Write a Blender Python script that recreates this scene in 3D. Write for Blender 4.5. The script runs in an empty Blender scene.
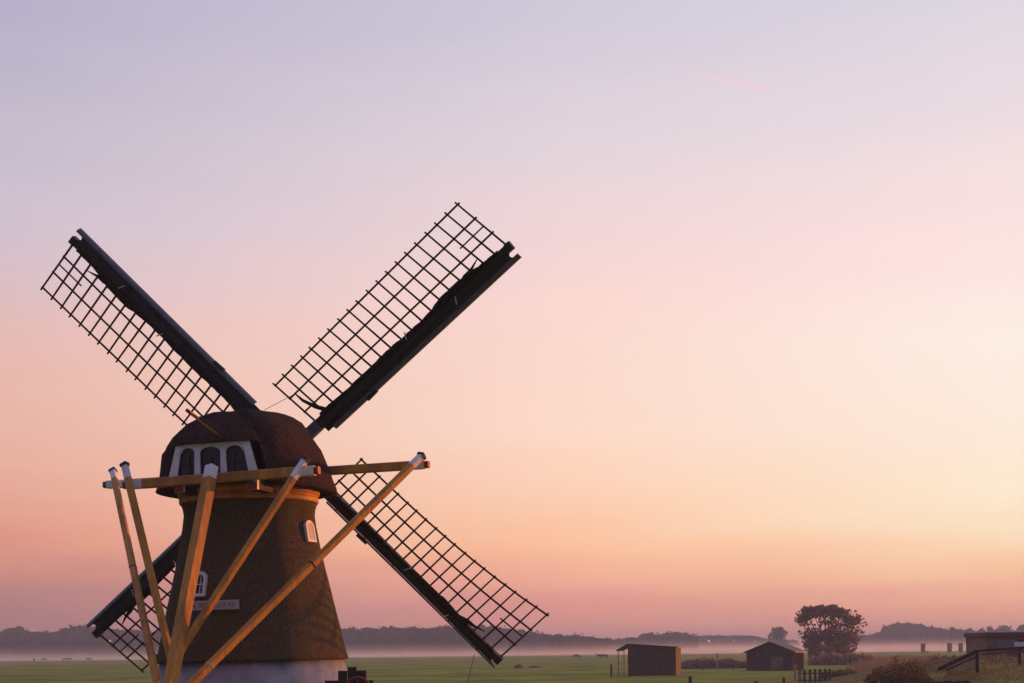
import bpy, bmesh, math, random
from mathutils import Vector, Matrix, noise
random.seed(7)
R = math.radians
scene = bpy.context.scene
col = scene.collection

# ------------------------------------------------------------------ camera
EYE = 3.5
FPX = 1422.0
ROLL = 0.0105
cam_d = bpy.data.cameras.new('camera')
cam_d.sensor_width = 36.0
cam_d.lens = FPX / 1024 * 36.0
cam_d.shift_y = 307.5 / 1024
cam_d.clip_start = 0.2
cam_d.clip_end = 9000
cam = bpy.data.objects.new('camera', cam_d)
cam.location = (0, 0, EYE)
cam.rotation_euler = (Matrix.Rotation(R(90), 3, 'X') @ Matrix.Rotation(-ROLL, 3, 'Z')).to_euler()
col.objects.link(cam)
scene.camera = cam
vs = scene.view_settings
vs.view_transform = 'Standard'
vs.look = 'None'
vs.exposure = 0.0
vs.gamma = 1.0
scene.cycles.volume_bounces = 2

# ------------------------------------------------------------------ dusk sky
def lin(c):
    return tuple((x / 255 / 12.92) if x / 255 <= .04045 else ((x / 255 + .055) / 1.055) ** 2.4 for x in c)

world = bpy.data.worlds.new('World')
scene.world = world
world.use_nodes = True
wn, wl = world.node_tree.nodes, world.node_tree.links
wn.clear()
def wnode(t, **k):
    n = wn.new(t)
    for a, b in k.items():
        setattr(n, a, b)
    return n
def wmath(op, a, b=None, c=None):
    n = wnode('ShaderNodeMath', operation=op)
    for i, v in enumerate((a, b, c)):
        if v is None:
            continue
        if isinstance(v, (int, float)):
            n.inputs[i].default_value = v
        else:
            wl.new(v, n.inputs[i])
    return n.outputs[0]
w_tc = wnode('ShaderNodeTexCoord')
w_sep = wnode('ShaderNodeSeparateXYZ')
wl.new(w_tc.outputs['Generated'], w_sep.inputs[0])
w_az = wmath('MULTIPLY', wmath('ARCTAN2', w_sep.outputs['X'], w_sep.outputs['Y']), 180 / math.pi)
w_el = wmath('MULTIPLY', wmath('ARCSINE', w_sep.outputs['Z']), 180 / math.pi)
# soft cloud veils shift the bands of colour a little
w_map = wnode('ShaderNodeMapping')
w_map.inputs['Scale'].default_value = (3.0, 3.0, 26.0)
wl.new(w_tc.outputs['Generated'], w_map.inputs[0])
w_ns = wnode('ShaderNodeTexNoise')
w_ns.inputs['Scale'].default_value = 1.6
w_ns.inputs['Detail'].default_value = 4.0
wl.new(w_map.outputs[0], w_ns.inputs['Vector'])
w_el2 = wmath('ADD', w_el, wmath('MULTIPLY', wmath('SUBTRACT', w_ns.outputs[0], .5), 2.4))
w_fac = wmath('DIVIDE', w_el2, 60.0)
def sky_ramp(stops):
    n = wnode('ShaderNodeValToRGB')
    cr = n.color_ramp
    cr.interpolation = 'LINEAR'
    while len(cr.elements) > 1:
        cr.elements.remove(cr.elements[-1])
    first = True
    for e, c in sorted(stops):
        p = max(0, min(1, e / 60.0))
        if first:
            el = cr.elements[0]
            el.position = p
            first = False
        else:
            el = cr.elements.new(p)
        el.color = (*c, 1)
    wl.new(w_fac, n.inputs[0])
    return n.outputs[0]
ZEN = (.34, .34, .50)
def column(px, samples):
    """elevation of image rows in the column px of the photograph's view, with the sky colour seen there"""
    out = []
    for y, c in samples:
        hz = 649 - ROLL * (px - 512)
        t = (hz - y) / math.hypot(FPX, px - 512)
        k = 1.015 + .055 * max(0.0, min(1.0, (y - 380) / 160.0))     # the haze in front of the low sky takes a little of its light
        out.append((math.degrees(math.atan(t)), tuple(v * k for v in lin(c))))
    return out
rampL = sky_ramp(column(10, [(7, (183, 177, 202)), (104, (195, 187, 204)), (207, (207, 194, 209)), (265, (218, 193, 200)), (324, (231, 189, 184)), (390, (235, 186, 172)),
                             (457, (233, 177, 160)), (500, (230, 166, 146)), (544, (223, 151, 131)), (580, (200, 136, 127)), (607, (176, 124, 125)), (648, (160, 112, 114))]) + [(58, ZEN)])
rampM = sky_ramp(column(566, [(14, (209, 202, 218)), (134, (226, 213, 221)), (220, (240, 214, 216)), (304, (253, 217, 210)), (370, (254, 220, 206)), (434, (255, 220, 200)), (490, (255, 208, 178)),
                              (544, (255, 194, 156)), (575, (246, 174, 149)), (607, (228, 153, 139)), (648, (212, 138, 128))]) + [(58, ZEN)])
rampR = sky_ramp(column(1006, [(7, (222, 215, 226)), (90, (234, 220, 226)), (154, (245, 224, 226)), (244, (254, 229, 227)), (337, (255, 240, 230)), (434, (255, 236, 218)), (507, (255, 236, 206)),
                               (540, (255, 218, 180)), (564, (255, 202, 162)), (609, (246, 172, 147)), (648, (226, 150, 130))]) + [(58, ZEN)])
rampS = sky_ramp([(0, (.95, .42, .20)), (3, (1, .58, .28)), (8, (1, .80, .50)), (16, (.95, .80, .68)), (28, (.72, .65, .70)), (58, ZEN)])
rampB = sky_ramp([(0, (.13, .10, .155)), (6, (.15, .12, .19)), (14, (.145, .135, .265)), (30, (.175, .175, .34)), (58, ZEN)])
def wmix(a, b, lo, hi, smooth=False):
    mr = wnode('ShaderNodeMapRange')
    mr.interpolation_type = 'SMOOTHSTEP' if smooth else 'LINEAR'
    wl.new(w_az, mr.inputs[0])
    mr.inputs[1].default_value, mr.inputs[2].default_value = (lo, hi)
    mx = wnode('ShaderNodeMix', data_type='RGBA')
    wl.new(mr.outputs[0], mx.inputs['Factor'])
    wl.new(a, mx.inputs['A'])
    wl.new(b, mx.inputs['B'])
    return mx.outputs['Result']
c = wmix(rampL, rampM, -19.4, 2.2)
c = wmix(c, rampR, 2.2, 19.2)
c = wmix(c, rampS, 19.2, 56)
c = wmix(c, rampB, 62, 130, True)
mrb = wmix(rampB, c, -95, -19.4, True)
# one faint pink vapour trail, a thin arc fixed in the sky
def sky_dir(px, py):
    x, y = px - 512, py - 649
    cr_, sr = math.cos(-ROLL), math.sin(-ROLL)
    return Vector(((x * cr_ + y * sr) / FPX, 1, -(-x * sr + y * cr_) / FPX)).normalized()
d0, d1 = sky_dir(655, 67), sky_dir(770, 88)
nrm = d0.cross(d1).normalized()
tan_ = (d1 - d0).normalized()
def wdot(v):
    n = wnode('ShaderNodeVectorMath', operation='DOT_PRODUCT')
    wl.new(w_tc.outputs['Generated'], n.inputs[0])
    n.inputs[1].default_value = v
    return n.outputs['Value']
off = wmath('ABSOLUTE', wdot(nrm))
line = wmath('SUBTRACT', 1.0, wmath('MINIMUM', wmath('DIVIDE', off, .0016), 1.0))
along = wmath('DIVIDE', wmath('SUBTRACT', wdot(tan_), d0.dot(tan_)), d1.dot(tan_) - d0.dot(tan_))
inside = wmath('MULTIPLY', wmath('GREATER_THAN', along, 0.0), wmath('LESS_THAN', along, 1.0))
trail = wmath('MULTIPLY', wmath('MULTIPLY', line, inside), wmath('MULTIPLY', along, .95))
tm = wnode('ShaderNodeMix', data_type='RGBA')
wl.new(trail, tm.inputs['Factor'])
wl.new(mrb, tm.inputs['A'])
tm.inputs['B'].default_value = (*lin((250, 205, 214)), 1)
w_bg = wnode('ShaderNodeBackground')
wl.new(tm.outputs['Result'], w_bg.inputs['Color'])
w_bg.inputs['Strength'].default_value = 1.0
w_out = wnode('ShaderNodeOutputWorld')
wl.new(w_bg.outputs[0], w_out.inputs['Surface'])

# ------------------------------------------------------------------ low sun, just outside the frame on the right
SUN_AZ, SUN_EL = 56.0, 3.0
sun_d = bpy.data.lights.new('sun', 'SUN')
sun_d.energy = 4.8
sun_d.color = (1.0, .27, .05)
sun_d.angle = R(1.2)
sun = bpy.data.objects.new('sun', sun_d)
sdir = Vector((math.sin(R(SUN_AZ)) * math.cos(R(SUN_EL)), math.cos(R(SUN_AZ)) * math.cos(R(SUN_EL)), math.sin(R(SUN_EL))))
sun.rotation_euler = sdir.to_track_quat('Z', 'Y').to_euler()
col.objects.link(sun)

# ------------------------------------------------------------------ helpers
def material(name, c1, c2, scale=4.0, rough=.8, bump=0.0, stretch=(1, 1, 1), detail=6.0, big=None, spec=.3, coords='Object', metal=0.0):
    """two-tone procedural surface: fine noise between c1 and c2, optional large blotches of colour big=(colour, scale, amount)"""
    m = bpy.data.materials.new(name)
    m.use_nodes = True
    nt = m.node_tree
    N, L = nt.nodes, nt.links
    b = N['Principled BSDF']
    tc = N.new('ShaderNodeTexCoord')
    mp = N.new('ShaderNodeMapping')
    mp.inputs['Scale'].default_value = stretch
    if coords == 'World':
        g = N.new('ShaderNodeNewGeometry')
        L.new(g.outputs['Position'], mp.inputs[0])
    else:
        L.new(tc.outputs['Object'], mp.inputs[0])
    n1 = N.new('ShaderNodeTexNoise')
    n1.inputs['Scale'].default_value = scale
    n1.inputs['Detail'].default_value = detail
    n1.inputs['Roughness'].default_value = .62
    L.new(mp.outputs[0], n1.inputs['Vector'])
    cr = N.new('ShaderNodeValToRGB')
    cr.color_ramp.elements[0].position = .32
    cr.color_ramp.elements[1].position = .68
    cr.color_ramp.elements[0].color = (*c1, 1)
    cr.color_ramp.elements[1].color = (*c2, 1)
    L.new(n1.outputs[0], cr.inputs[0])
    out = cr.outputs[0]
    if big:
        n2 = N.new('ShaderNodeTexNoise')
        n2.inputs['Scale'].default_value = big[1]
        n2.inputs['Detail'].default_value = 3
        L.new(mp.outputs[0], n2.inputs['Vector'])
        r2 = N.new('ShaderNodeMapRange')
        r2.inputs[1].default_value, r2.inputs[2].default_value = .45, .68
        r2.inputs[4].default_value = big[2]
        L.new(n2.outputs[0], r2.inputs[0])
        mx = N.new('ShaderNodeMix')
        mx.data_type = 'RGBA'
        L.new(r2.outputs[0], mx.inputs['Factor'])
        L.new(out, mx.inputs['A'])
        mx.inputs['B'].default_value = (*big[0], 1)
        out = mx.outputs['Result']
    L.new(out, b.inputs['Base Color'])
    b.inputs['Roughness'].default_value = rough
    b.inputs['Specular IOR Level'].default_value = spec
    b.inputs['Metallic'].default_value = metal
    if bump:
        bp = N.new('ShaderNodeBump')
        bp.inputs['Strength'].default_value = bump
        bp.inputs['Distance'].default_value = .05
        L.new(n1.outputs[0], bp.inputs['Height'])
        L.new(bp.outputs[0], b.inputs['Normal'])
    return m

M = {}
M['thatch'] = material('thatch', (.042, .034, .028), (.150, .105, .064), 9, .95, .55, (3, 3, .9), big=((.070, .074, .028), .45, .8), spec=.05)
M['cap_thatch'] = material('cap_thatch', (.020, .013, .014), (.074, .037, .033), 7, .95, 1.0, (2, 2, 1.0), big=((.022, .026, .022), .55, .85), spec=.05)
M['ochre'] = material('ochre_paint', (.46, .205, .034), (.68, .30, .050), 9, .6, .4, (1.3, 1.3, .35), big=((.26, .11, .042), 1.3, .85), spec=.4)
M['white'] = material('white_paint', (.70, .71, .78), (.84, .84, .90), 5, .5, .15, big=((.55, .54, .58), 1.4, .5))
M['red'] = material('red_paint', (.22, .012, .012), (.32, .022, .018), 6, .5, .1)
M['plinth'] = material('limewash', (.22, .24, .29), (.40, .40, .44), 2.2, .9, .25, big=((.20, .20, .23), .5, .5))
M['tar'] = material('dark_green_paint', (.010, .016, .017), (.022, .030, .030), 8, .55, .1, spec=.35)
M['bluegrey'] = material('blue_grey_paint', (.085, .105, .15), (.13, .15, .20), 6, .5, .1)
M['lath'] = material('weathered_lath', (.020, .013, .012), (.042, .026, .022), 12, .8, .1)
M['cloth'] = material('tarred_canvas', (.010, .008, .009), (.028, .022, .022), 7, .9, .5, spec=.1)
M['dark'] = material('dark_void', (.004, .005, .006), (.010, .012, .013), 5, .7)
M['glass'] = material('dark_glass', (.012, .016, .018), (.020, .024, .026), 2, .12, 0, spec=.5)
M['rope'] = material('rope', (.06, .045, .04), (.10, .08, .07), 30, .9)
M['iron'] = material('iron', (.030, .024, .022), (.060, .042, .036), 10, .6, .2, metal=.3)
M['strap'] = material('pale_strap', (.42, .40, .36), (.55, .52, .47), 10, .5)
M['timber_dark'] = material('tarred_timber', (.026, .019, .018), (.055, .040, .036), 6, .8, .3, (1, 1, .25))
M['shed_board'] = material('shed_boards', (.062, .040, .037), (.135, .085, .072), 5, .85, .3, (4, 4, .4), big=((.045, .045, .04), .35, .6))
M['shed_side'] = material('shed_side_boards', (.055, .034, .021), (.105, .060, .032), 5, .8, .3, (4, 4, .4))
M['shed_roof'] = material('roof_sheet', (.026, .020, .022), (.050, .042, .045), 4, .6, .2, (6, .4, 1))
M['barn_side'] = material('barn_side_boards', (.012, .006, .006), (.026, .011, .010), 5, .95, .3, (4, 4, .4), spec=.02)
M['post'] = material('fence_timber', (.10, .060, .046), (.20, .12, .09), 6, .85, .3, (1, 1, .25))
M['pale_post'] = material('pale_timber', (.30, .22, .19), (.40, .30, .26), 6, .8)
M['brown_wall'] = material('brown_wall', (.19, .105, .085), (.33, .20, .155), 4, .85, .3, (1, 1, 2.5), big=((.10, .085, .075), .3, .7))
M['grey_panel'] = material('grey_panel', (.17, .16, .17), (.24, .22, .23), 3, .8)
M['leaf'] = material('leaf', (.12, .070, .042), (.30, .175, .10), .9, .8, 0, spec=.1, coords='World')
M['leaf_far_haze_tint'] = material('leaf_far_haze_tint', (.010, .021, .034), (.026, .040, .056), .25, .9, 0, spec=.05, coords='World')  # blue of the distance haze is put into this leaf colour
M['leaf_hedge'] = material('leaf_hedge', (.32, .20, .13), (.52, .34, .22), .8, .85, 0, spec=.1, coords='World')
M['reed'] = material('reed', (.24, .16, .09), (.40, .27, .16), .5, .9, 0, spec=.1, coords='World')
M['leaf_bush'] = material('leaf_bush', (.12, .085, .035), (.33, .18, .085), 1.2, .85, 0, spec=.08, coords='World')
M['bark'] = material('bark', (.050, .036, .028), (.090, .064, .048), 5, .9, .4, (1, 1, .3))
M['cow_brown'] = material('cow_hide', (.060, .028, .020), (.11, .050, .034), 2, .8, big=((.05, .03, .028), 1.0, .5))
M['soil'] = material('soil', (.10, .060, .040), (.17, .10, .065), 3, .95, .4)
M['stack'] = material('stack_straw', (.050, .034, .028), (.085, .058, .045), 5, .95, .4)

def translucent(m, amount):
    N, L = m.node_tree.nodes, m.node_tree.links
    b = N['Principled BSDF']
    out = N['Material Output']
    t = N.new('ShaderNodeBsdfTranslucent')
    L.new(b.inputs['Base Color'].links[0].from_socket, t.inputs['Color'])
    x = N.new('ShaderNodeMixShader')
    x.inputs[0].default_value = amount
    L.new(b.outputs[0], x.inputs[1])
    L.new(t.outputs[0], x.inputs[2])
    L.new(x.outputs[0], out.inputs['Surface'])
for k in ('leaf', 'leaf_hedge', 'leaf_bush', 'reed'):
    translucent(M[k], .30)

class MB:
    """collects shapes and links them as one mesh object"""
    def __init__(s):
        s.v, s.f = [], []
    def add(s, vs, fs):
        o = len(s.v)
        s.v += [tuple(x) for x in vs]
        s.f += [tuple(i + o for i in f) for f in fs]
    def box(s, c, d, rot=None):
        c = Vector(c)
        vs = []
        for z in (-.5, .5):
            for x, y in ((-.5, -.5), (.5, -.5), (.5, .5), (-.5, .5)):
                p = Vector((x * d[0], y * d[1], z * d[2]))
                vs.append(c + (rot @ p if rot else p))
        s.add(vs, [(3, 2, 1, 0), (4, 5, 6, 7), (0, 1, 5, 4), (1, 2, 6, 5), (2, 3, 7, 6), (3, 0, 4, 7)])
    def bar(s, p0, p1, w, h=None, side=None, w1=None, ch=.12):
        """square bar with chamfered long edges; side = direction of the w faces"""
        p0, p1 = Vector(p0), Vector(p1)
        h = h or w
        k1 = (w1 / w) if w1 else 1.0
        d = (p1 - p0).normalized()
        sd = Vector(side) if side else (Vector((0, 0, 1)) if abs(d.z) < .9 else Vector((1, 0, 0)))
        a = (sd - d * sd.dot(d)).normalized()
        b = d.cross(a)
        q = []
        e = ch
        for x, y in ((.5 - e, .5), (.5, .5 - e), (.5, -.5 + e), (.5 - e, -.5), (-.5 + e, -.5), (-.5, -.5 + e), (-.5, .5 - e), (-.5 + e, .5)):
            q.append((x, y))
        vs = [p0 + a * x * w + b * y * h for x, y in q] + [p1 + a * x * w * k1 + b * y * h * k1 for x, y in q]
        n = 8
        s.add(vs, [tuple(range(n))] + [tuple(range(2 * n - 1, n - 1, -1))] + [((i + 1) % n, i, n + i, n + (i + 1) % n) for i in range(n)])
    def tube(s, pts, rad, n=8, cap=True):
        pts = [Vector(p) for p in pts]
        rr = rad if isinstance(rad, (list, tuple)) else [rad] * len(pts)
        vs = []
        a = None
        for i, p in enumerate(pts):
            d = (pts[min(i + 1, len(pts) - 1)] - pts[max(i - 1, 0)]).normalized()
            if a is None:
                a = d.orthogonal().normalized()
            a = (a - d * a.dot(d)).normalized()
            b = d.cross(a)
            for k in range(n):
                t = 2 * math.pi * k / n
                vs.append(p + (a * math.cos(t) + b * math.sin(t)) * rr[i])
        fs = []
        for i in range(len(pts) - 1):
            for k in range(n):
                fs.append((i * n + k, i * n + (k + 1) % n, (i + 1) * n + (k + 1) % n, (i + 1) * n + k))
        if cap:
            fs.append(tuple(range(n - 1, -1, -1)))
            m = (len(pts) - 1) * n
            fs.append(tuple(range(m, m + n)))
        s.add(vs, fs)
    def lathe(s, prof, n=64, mod=None, close=True):
        vs = []
        for r, z in prof:
            for k in range(n):
                t = 2 * math.pi * k / n
                q = r * (mod(t, z) if mod else 1)
                vs.append((q * math.cos(t), q * math.sin(t), z))
        fs = [(i * n + k, i * n + (k + 1) % n, (i + 1) * n + (k + 1) % n, (i + 1) * n + k) for i in range(len(prof) - 1) for k in range(n)]
        if close:
            fs.append(tuple(range(n - 1, -1, -1)))
            m = (len(prof) - 1) * n
            fs.append(tuple(range(m, m + n)))
        s.add(vs, fs)
    def prism(s, poly, fn, t0, t1):
        """poly in 2-D, fn(u, v, t) -> point"""
        n = len(poly)
        vs = [fn(u, v, t0) for u, v in poly] + [fn(u, v, t1) for u, v in poly]
        s.add(vs, [tuple(range(n)), tuple(range(2 * n - 1, n - 1, -1))] + [((i + 1) % n, i, n + i, n + (i + 1) % n) for i in range(n)])
    def leaf(s, c, size):
        """one small leaf clump facing a random way"""
        a = Vector((random.gauss(0, 1), random.gauss(0, 1), random.gauss(0, 1))).normalized()
        b = a.orthogonal().normalized()
        d = a.cross(b)
        t = random.random() * 6.283
        e, g = (b * math.cos(t) + d * math.sin(t)) * size * .5, (d * math.cos(t) - b * math.sin(t)) * size * random.uniform(.25, .5)
        c = Vector(c)
        s.add([c - e, c + g, c + e * .9 + a * size * .1, c - g], [(0, 1, 2, 3)])
    def build(s, name, m, parent=None, smooth=False, loc=None, rotz=None):
        me = bpy.data.meshes.new(name)
        me.from_pydata(s.v, [], s.f)
        bm = bmesh.new()
        bm.from_mesh(me)
        bmesh.ops.recalc_face_normals(bm, faces=bm.faces)
        bm.to_mesh(me)
        bm.free()
        me.materials.append(m)
        if smooth:
            for p in me.polygons:
                p.use_smooth = True
        o = bpy.data.objects.new(name, me)
        col.objects.link(o)
        if parent:
            o.parent = parent
        if loc:
            o.location = loc
        if rotz is not None:
            o.rotation_euler = (0, 0, rotz)
        return o

def tag(o, label=None, cat=None, group=None, kind=None):
    for k, v in (('label', label), ('category', cat), ('group', group), ('kind', kind)):
        if v:
            o[k] = v
    return o
def empty(name, loc, rotz=0.0):
    o = bpy.data.objects.new(name, None)
    o.empty_display_size = .5
    o.location = loc
    o.rotation_euler = (0, 0, rotz)
    col.objects.link(o)
    return o
def copy_tree(o, parent=None):
    c = o.copy()
    col.objects.link(c)
    c.parent = parent
    for ch in list(o.children):
        copy_tree(ch, c)
    return c
def at(px, py, Y):
    """where the thing seen at px, py stands, Y metres ahead of the camera"""
    x, y = px - 512, py - 649
    cr_, sr = math.cos(-ROLL), math.sin(-ROLL)
    return Vector(((x * cr_ + y * sr) / FPX * Y, Y, EYE - (-x * sr + y * cr_) / FPX * Y))

# ------------------------------------------------------------------ ground: one sheet with the dyke under the camera and the bank on the right
def sstep(a, b, x):
    t = max(0.0, min(1.0, (x - a) / (b - a)))
    return t * t * (3 - 2 * t)
def ground_z(x, y):
    dyke = 1.85 * (1 - sstep(5, 22, y))
    bank = 2.12 * sstep(23.5, 37, x) * sstep(58, 97, y) * (1 - sstep(122, 146, y))
    bumps = .10 * noise.noise(Vector((x * .05, y * .05, 0))) + .05 * noise.noise(Vector((x * .25, y * .25, 3)))
    if y > 700 or abs(x) > 500:
        bumps = 0
    if (x + 7.3) ** 2 + (y - 40.3) ** 2 < 49:
        bumps = -.02
    return max(dyke, bank) + bumps - .02
def axis_lines(lo, hi, fine_lo, fine_hi, step, grow=1.25):
    a = [fine_lo + i * step for i in range(int((fine_hi - fine_lo) / step) + 1)]
    s_ = step
    while a[-1] < hi:
        s_ *= grow
        a.append(min(hi, a[-1] + s_))
    s_ = step
    while a[0] > lo:
        s_ *= grow
        a.insert(0, max(lo, a[0] - s_))
    return a
gx = axis_lines(-2400, 2400, -30, 62, 1.5)
gy = axis_lines(-60, 2500, -30, 160, 1.5, 1.12)
g = MB()
g.v = [(x, y, ground_z(x, y)) for y in gy for x in gx]
nx = len(gx)
g.f = [(j * nx + i, j * nx + i + 1, (j + 1) * nx + i + 1, (j + 1) * nx + i) for j in range(len(gy) - 1) for i in range(nx - 1)]
def grass_material():
    m = bpy.data.materials.new('meadow_grass')
    m.use_nodes = True
    N, L = m.node_tree.nodes, m.node_tree.links
    b = N['Principled BSDF']
    geo = N.new('ShaderNodeNewGeometry')
    def nz(scale, stretch, detail=5):
        mp = N.new('ShaderNodeMapping')
        mp.inputs['Scale'].default_value = stretch
        L.new(geo.outputs['Position'], mp.inputs[0])
        n = N.new('ShaderNodeTexNoise')
        n.inputs['Scale'].default_value = scale
        n.inputs['Detail'].default_value = detail
        L.new(mp.outputs[0], n.inputs['Vector'])
        return n.outputs[0]
    fine, mid, strip = nz(1.4, (1, 1, 1), 8), nz(.035, (1, .6, 1)), nz(.02, (.25, 2.2, 1), 3)
    def ramp(src, c1, c2, a=.35, d=.65):
        r = N.new('ShaderNodeValToRGB')
        r.color_ramp.elements[0].position, r.color_ramp.elements[1].position = a, d
        r.color_ramp.elements[0].color, r.color_ramp.elements[1].color = (*c1, 1), (*c2, 1)
        L.new(src, r.inputs[0])
        return r.outputs[0]
    def mix(a, c, f, mode='MIX'):
        x = N.new('ShaderNodeMix')
        x.data_type = 'RGBA'
        x.blend_type = mode
        if isinstance(f, float):
            x.inputs['Factor'].default_value = f
        else:
            L.new(f, x.inputs['Factor'])
        L.new(a, x.inputs['A'])
        L.new(c, x.inputs['B'])
        return x.outputs['Result']
    c1 = ramp(fine, (.150, .205, .024), (.255, .315, .036))
    c2 = ramp(fine, (.220, .220, .038), (.325, .305, .050))
    mr = N.new('ShaderNodeMapRange')
    L.new(mid, mr.inputs[0])
    mr.inputs[1].default_value, mr.inputs[2].default_value = .42, .66
    base = mix(c1, c2, mr.outputs[0])
    sx = N.new('ShaderNodeSeparateXYZ')
    L.new(geo.outputs['Position'], sx.inputs[0])
    def rng_(src, a, c_):
        q = N.new('ShaderNodeMapRange')
        q.interpolation_type = 'SMOOTHSTEP'
        L.new(src, q.inputs[0])
        q.inputs[1].default_value, q.inputs[2].default_value = a, c_
        return q.outputs[0]
    dry = N.new('ShaderNodeMath')
    dry.operation = 'MULTIPLY'
    L.new(rng_(sx.outputs['X'], 17, 26), dry.inputs[0])
    L.new(rng_(sx.outputs['Y'], 170, 130), dry.inputs[1])
    dr2 = N.new('ShaderNodeMath')
    dr2.operation = 'MULTIPLY'
    L.new(dry.outputs[0], dr2.inputs[0])
    L.new(rng_(nz(.22, (1, 1, 1), 4), .22, .60), dr2.inputs[1])
    base = mix(base, ramp(fine, (.20, .125, .036), (.36, .22, .07)), dr2.outputs[0])
    base = mix(base, ramp(nz(.11, (1, .5, 1), 6), (.70, .72, .66), (1.22, 1.18, 1.2), .36, .64), 1.0, 'MULTIPLY')
    base = mix(base, ramp(strip, (.74, .74, .74), (1.08, 1.08, 1.08), .36, .64), 1.0, 'MULTIPLY')
    L.new(base, b.inputs['Base Color'])
    b.inputs['Roughness'].default_value = .95
    b.inputs['Specular IOR Level'].default_value = .05
    bp = N.new('ShaderNodeBump')
    bp.inputs['Strength'].default_value = .5
    bp.inputs['Distance'].default_value = .12
    L.new(fine, bp.inputs['Height'])
    L.new(bp.outputs[0], b.inputs['Normal'])
    return m
M['board_face'] = material('board_face', (.36, .36, .42), (.44, .43, .48), 5, .6)
M['grass'] = grass_material()
ground = g.build('ground', M['grass'], smooth=True)
tag(ground, kind='structure')

# ------------------------------------------------------------------ the air
def air_box(name, lo, hi, density, color, aniso):
    b = MB()
    c_ = [(lo[i] + hi[i]) / 2 for i in range(3)]
    b.box(c_, [hi[i] - lo[i] for i in range(3)])
    m = bpy.data.materials.new(name)
    m.use_nodes = True
    nt = m.node_tree
    nt.nodes.clear()
    o = nt.nodes.new('ShaderNodeOutputMaterial')
    v = nt.nodes.new('ShaderNodeVolumePrincipled')
    v.inputs['Color'].default_value = (*color, 1)
    v.inputs['Density'].default_value = density
    v.inputs['Anisotropy'].default_value = aniso
    nt.links.new(v.outputs[0], o.inputs['Volume'])
    ob = b.build(name, m)
    return tag(ob, kind='stuff')
air_box('haze', (-2450, -70, -1.2), (2450, 2560, 27), .00050, (.60, .72, 1.0), .0)
for lo_y, top, dens in ((710, 1.2, .0075), (690, 2.0, .0034), (665, 3.0, .0020), (640, 4.1, .0011), (620, 5.4, .0006), (600, 7.0, .0003)):
    air_box('ground_mist', (-2400 - top * 6, lo_y, -1.0 - top * .02), (2400 + top * 6, 1500 + top * 8, top), dens, (1.0, .93, .91), .15)

# ------------------------------------------------------------------ windmill
PSI, LEAN = R(14), -.014
mill = bpy.data.objects.new('windmill', None)
col.objects.link(mill)
mill.matrix_world = Matrix.Translation((-7.285, 40.27, 0)) @ Matrix.Rotation(LEAN, 4, 'Y') @ Matrix.Rotation(-PSI, 4, 'Z')
tag(mill, 'dark thatched windmill with four lattice sails and ochre tail beams above a grey white base', 'windmill')
# mill frame: +x right, +y towards the sails (away from the camera), z up
def oct_mod(t, z):
    d = Vector((math.cos(t), math.sin(t), z * .35))
    return 1 + .010 * math.cos(8 * t) + .006 * noise.noise(d * 3) + .002 * noise.noise(d * 9) + .001 * math.sin(z * 15 + 2 * noise.noise(d * 2))
b = MB()
b.lathe([(3.22, -.15), (3.22, .25), (3.17, .3), (2.58, 3.31)], 96, lambda t, z: 1 + .006 * math.cos(8 * t))
b.build('base_wall', M['plinth'], mill, True)
prof = [(2.5, 3.20), (2.72, 3.24), (2.69, 3.34), (2.56, 3.85), (2.42, 4.45), (2.27, 5.1), (2.11, 5.8), (1.99, 6.4), (1.885, 6.95), (1.835, 7.32), (1.86, 7.5), (1.91, 7.66), (1.86, 7.7)]
fine = []
for (r0, z0), (r1, z1) in zip(prof, prof[1:]):
    k = max(1, int(abs(z1 - z0) / .12))
    for i in range(k):
        fine.append((r0 + (r1 - r0) * i / k, z0 + (z1 - z0) * i / k))
fine.append(prof[-1])
b = MB()
b.lathe(fine, 144, oct_mod)
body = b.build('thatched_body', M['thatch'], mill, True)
b = MB()
b.lathe([(1.80, 7.64), (1.925, 7.66), (1.945, 7.70), (1.945, 7.83), (1.90, 7.85), (1.90, 7.87), (1.97, 7.89), (1.985, 7.94), (1.985, 8.03), (1.93, 8.05), (1.6, 8.06)], 96)
b.build('curb_ring', M['ochre'], mill, True)
b = MB()
b.lathe([(1.7, 8.05), (2.05, 8.06), (2.05, 8.2), (1.5, 8.25)], 48)
b.build('cap_floor', M['dark'], mill)

# cap: thatch lofted from the eave outline to a short ridge, raised over the gable at the back
def table(tab, x):
    for (x0, y0), (x1, y1) in zip(tab, tab[1:]):
        if x0 <= x <= x1:
            return y0 + (y1 - y0) * (x - x0) / (x1 - x0)
    return tab[-1][1]
def cap_point(ph, t, inner=0.0):
    cx, sy = math.cos(ph), math.sin(ph)
    ex = math.copysign(abs(cx) ** (2 / 2.7), cx) * 2.36
    ey = math.copysign(abs(sy) ** (2 / 2.7), sy) * (2.55 if sy < 0 else 2.25)
    hood = sstep(1.50, 1.22, abs(ex - .13)) if ey < -1.2 else 0.0
    he = 7.97 + (9.10 - 7.97) * hood
    ry = max(-1.0, min(1.7, ey * .62))
    hr = 10.16 + .14 * (ry + 1.0)
    L = sstep(-.4, -1.6, ex) * sstep(1.0, .2, ey)
    p = (3.3 - .4 * L) * (1 - hood) + 1.45 * hood
    u = t ** (1 + .4 * L)
    k = 1 - (1 - t) ** p
    kl = table(((0, 0), (.055, .14), (.105, .46), (.22, .66), (.42, .83), (.62, .93), (1, 1)), u)
    k += (kl - k) * L * (1 - hood)
    x, y = ex * (1 - u), ey + (ry - ey) * u
    z = he + (hr - he) * k
    s_ = 1 - inner
    return Vector((x * s_, y * s_, z))
NP = 160
rings = []
b = MB()
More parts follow.
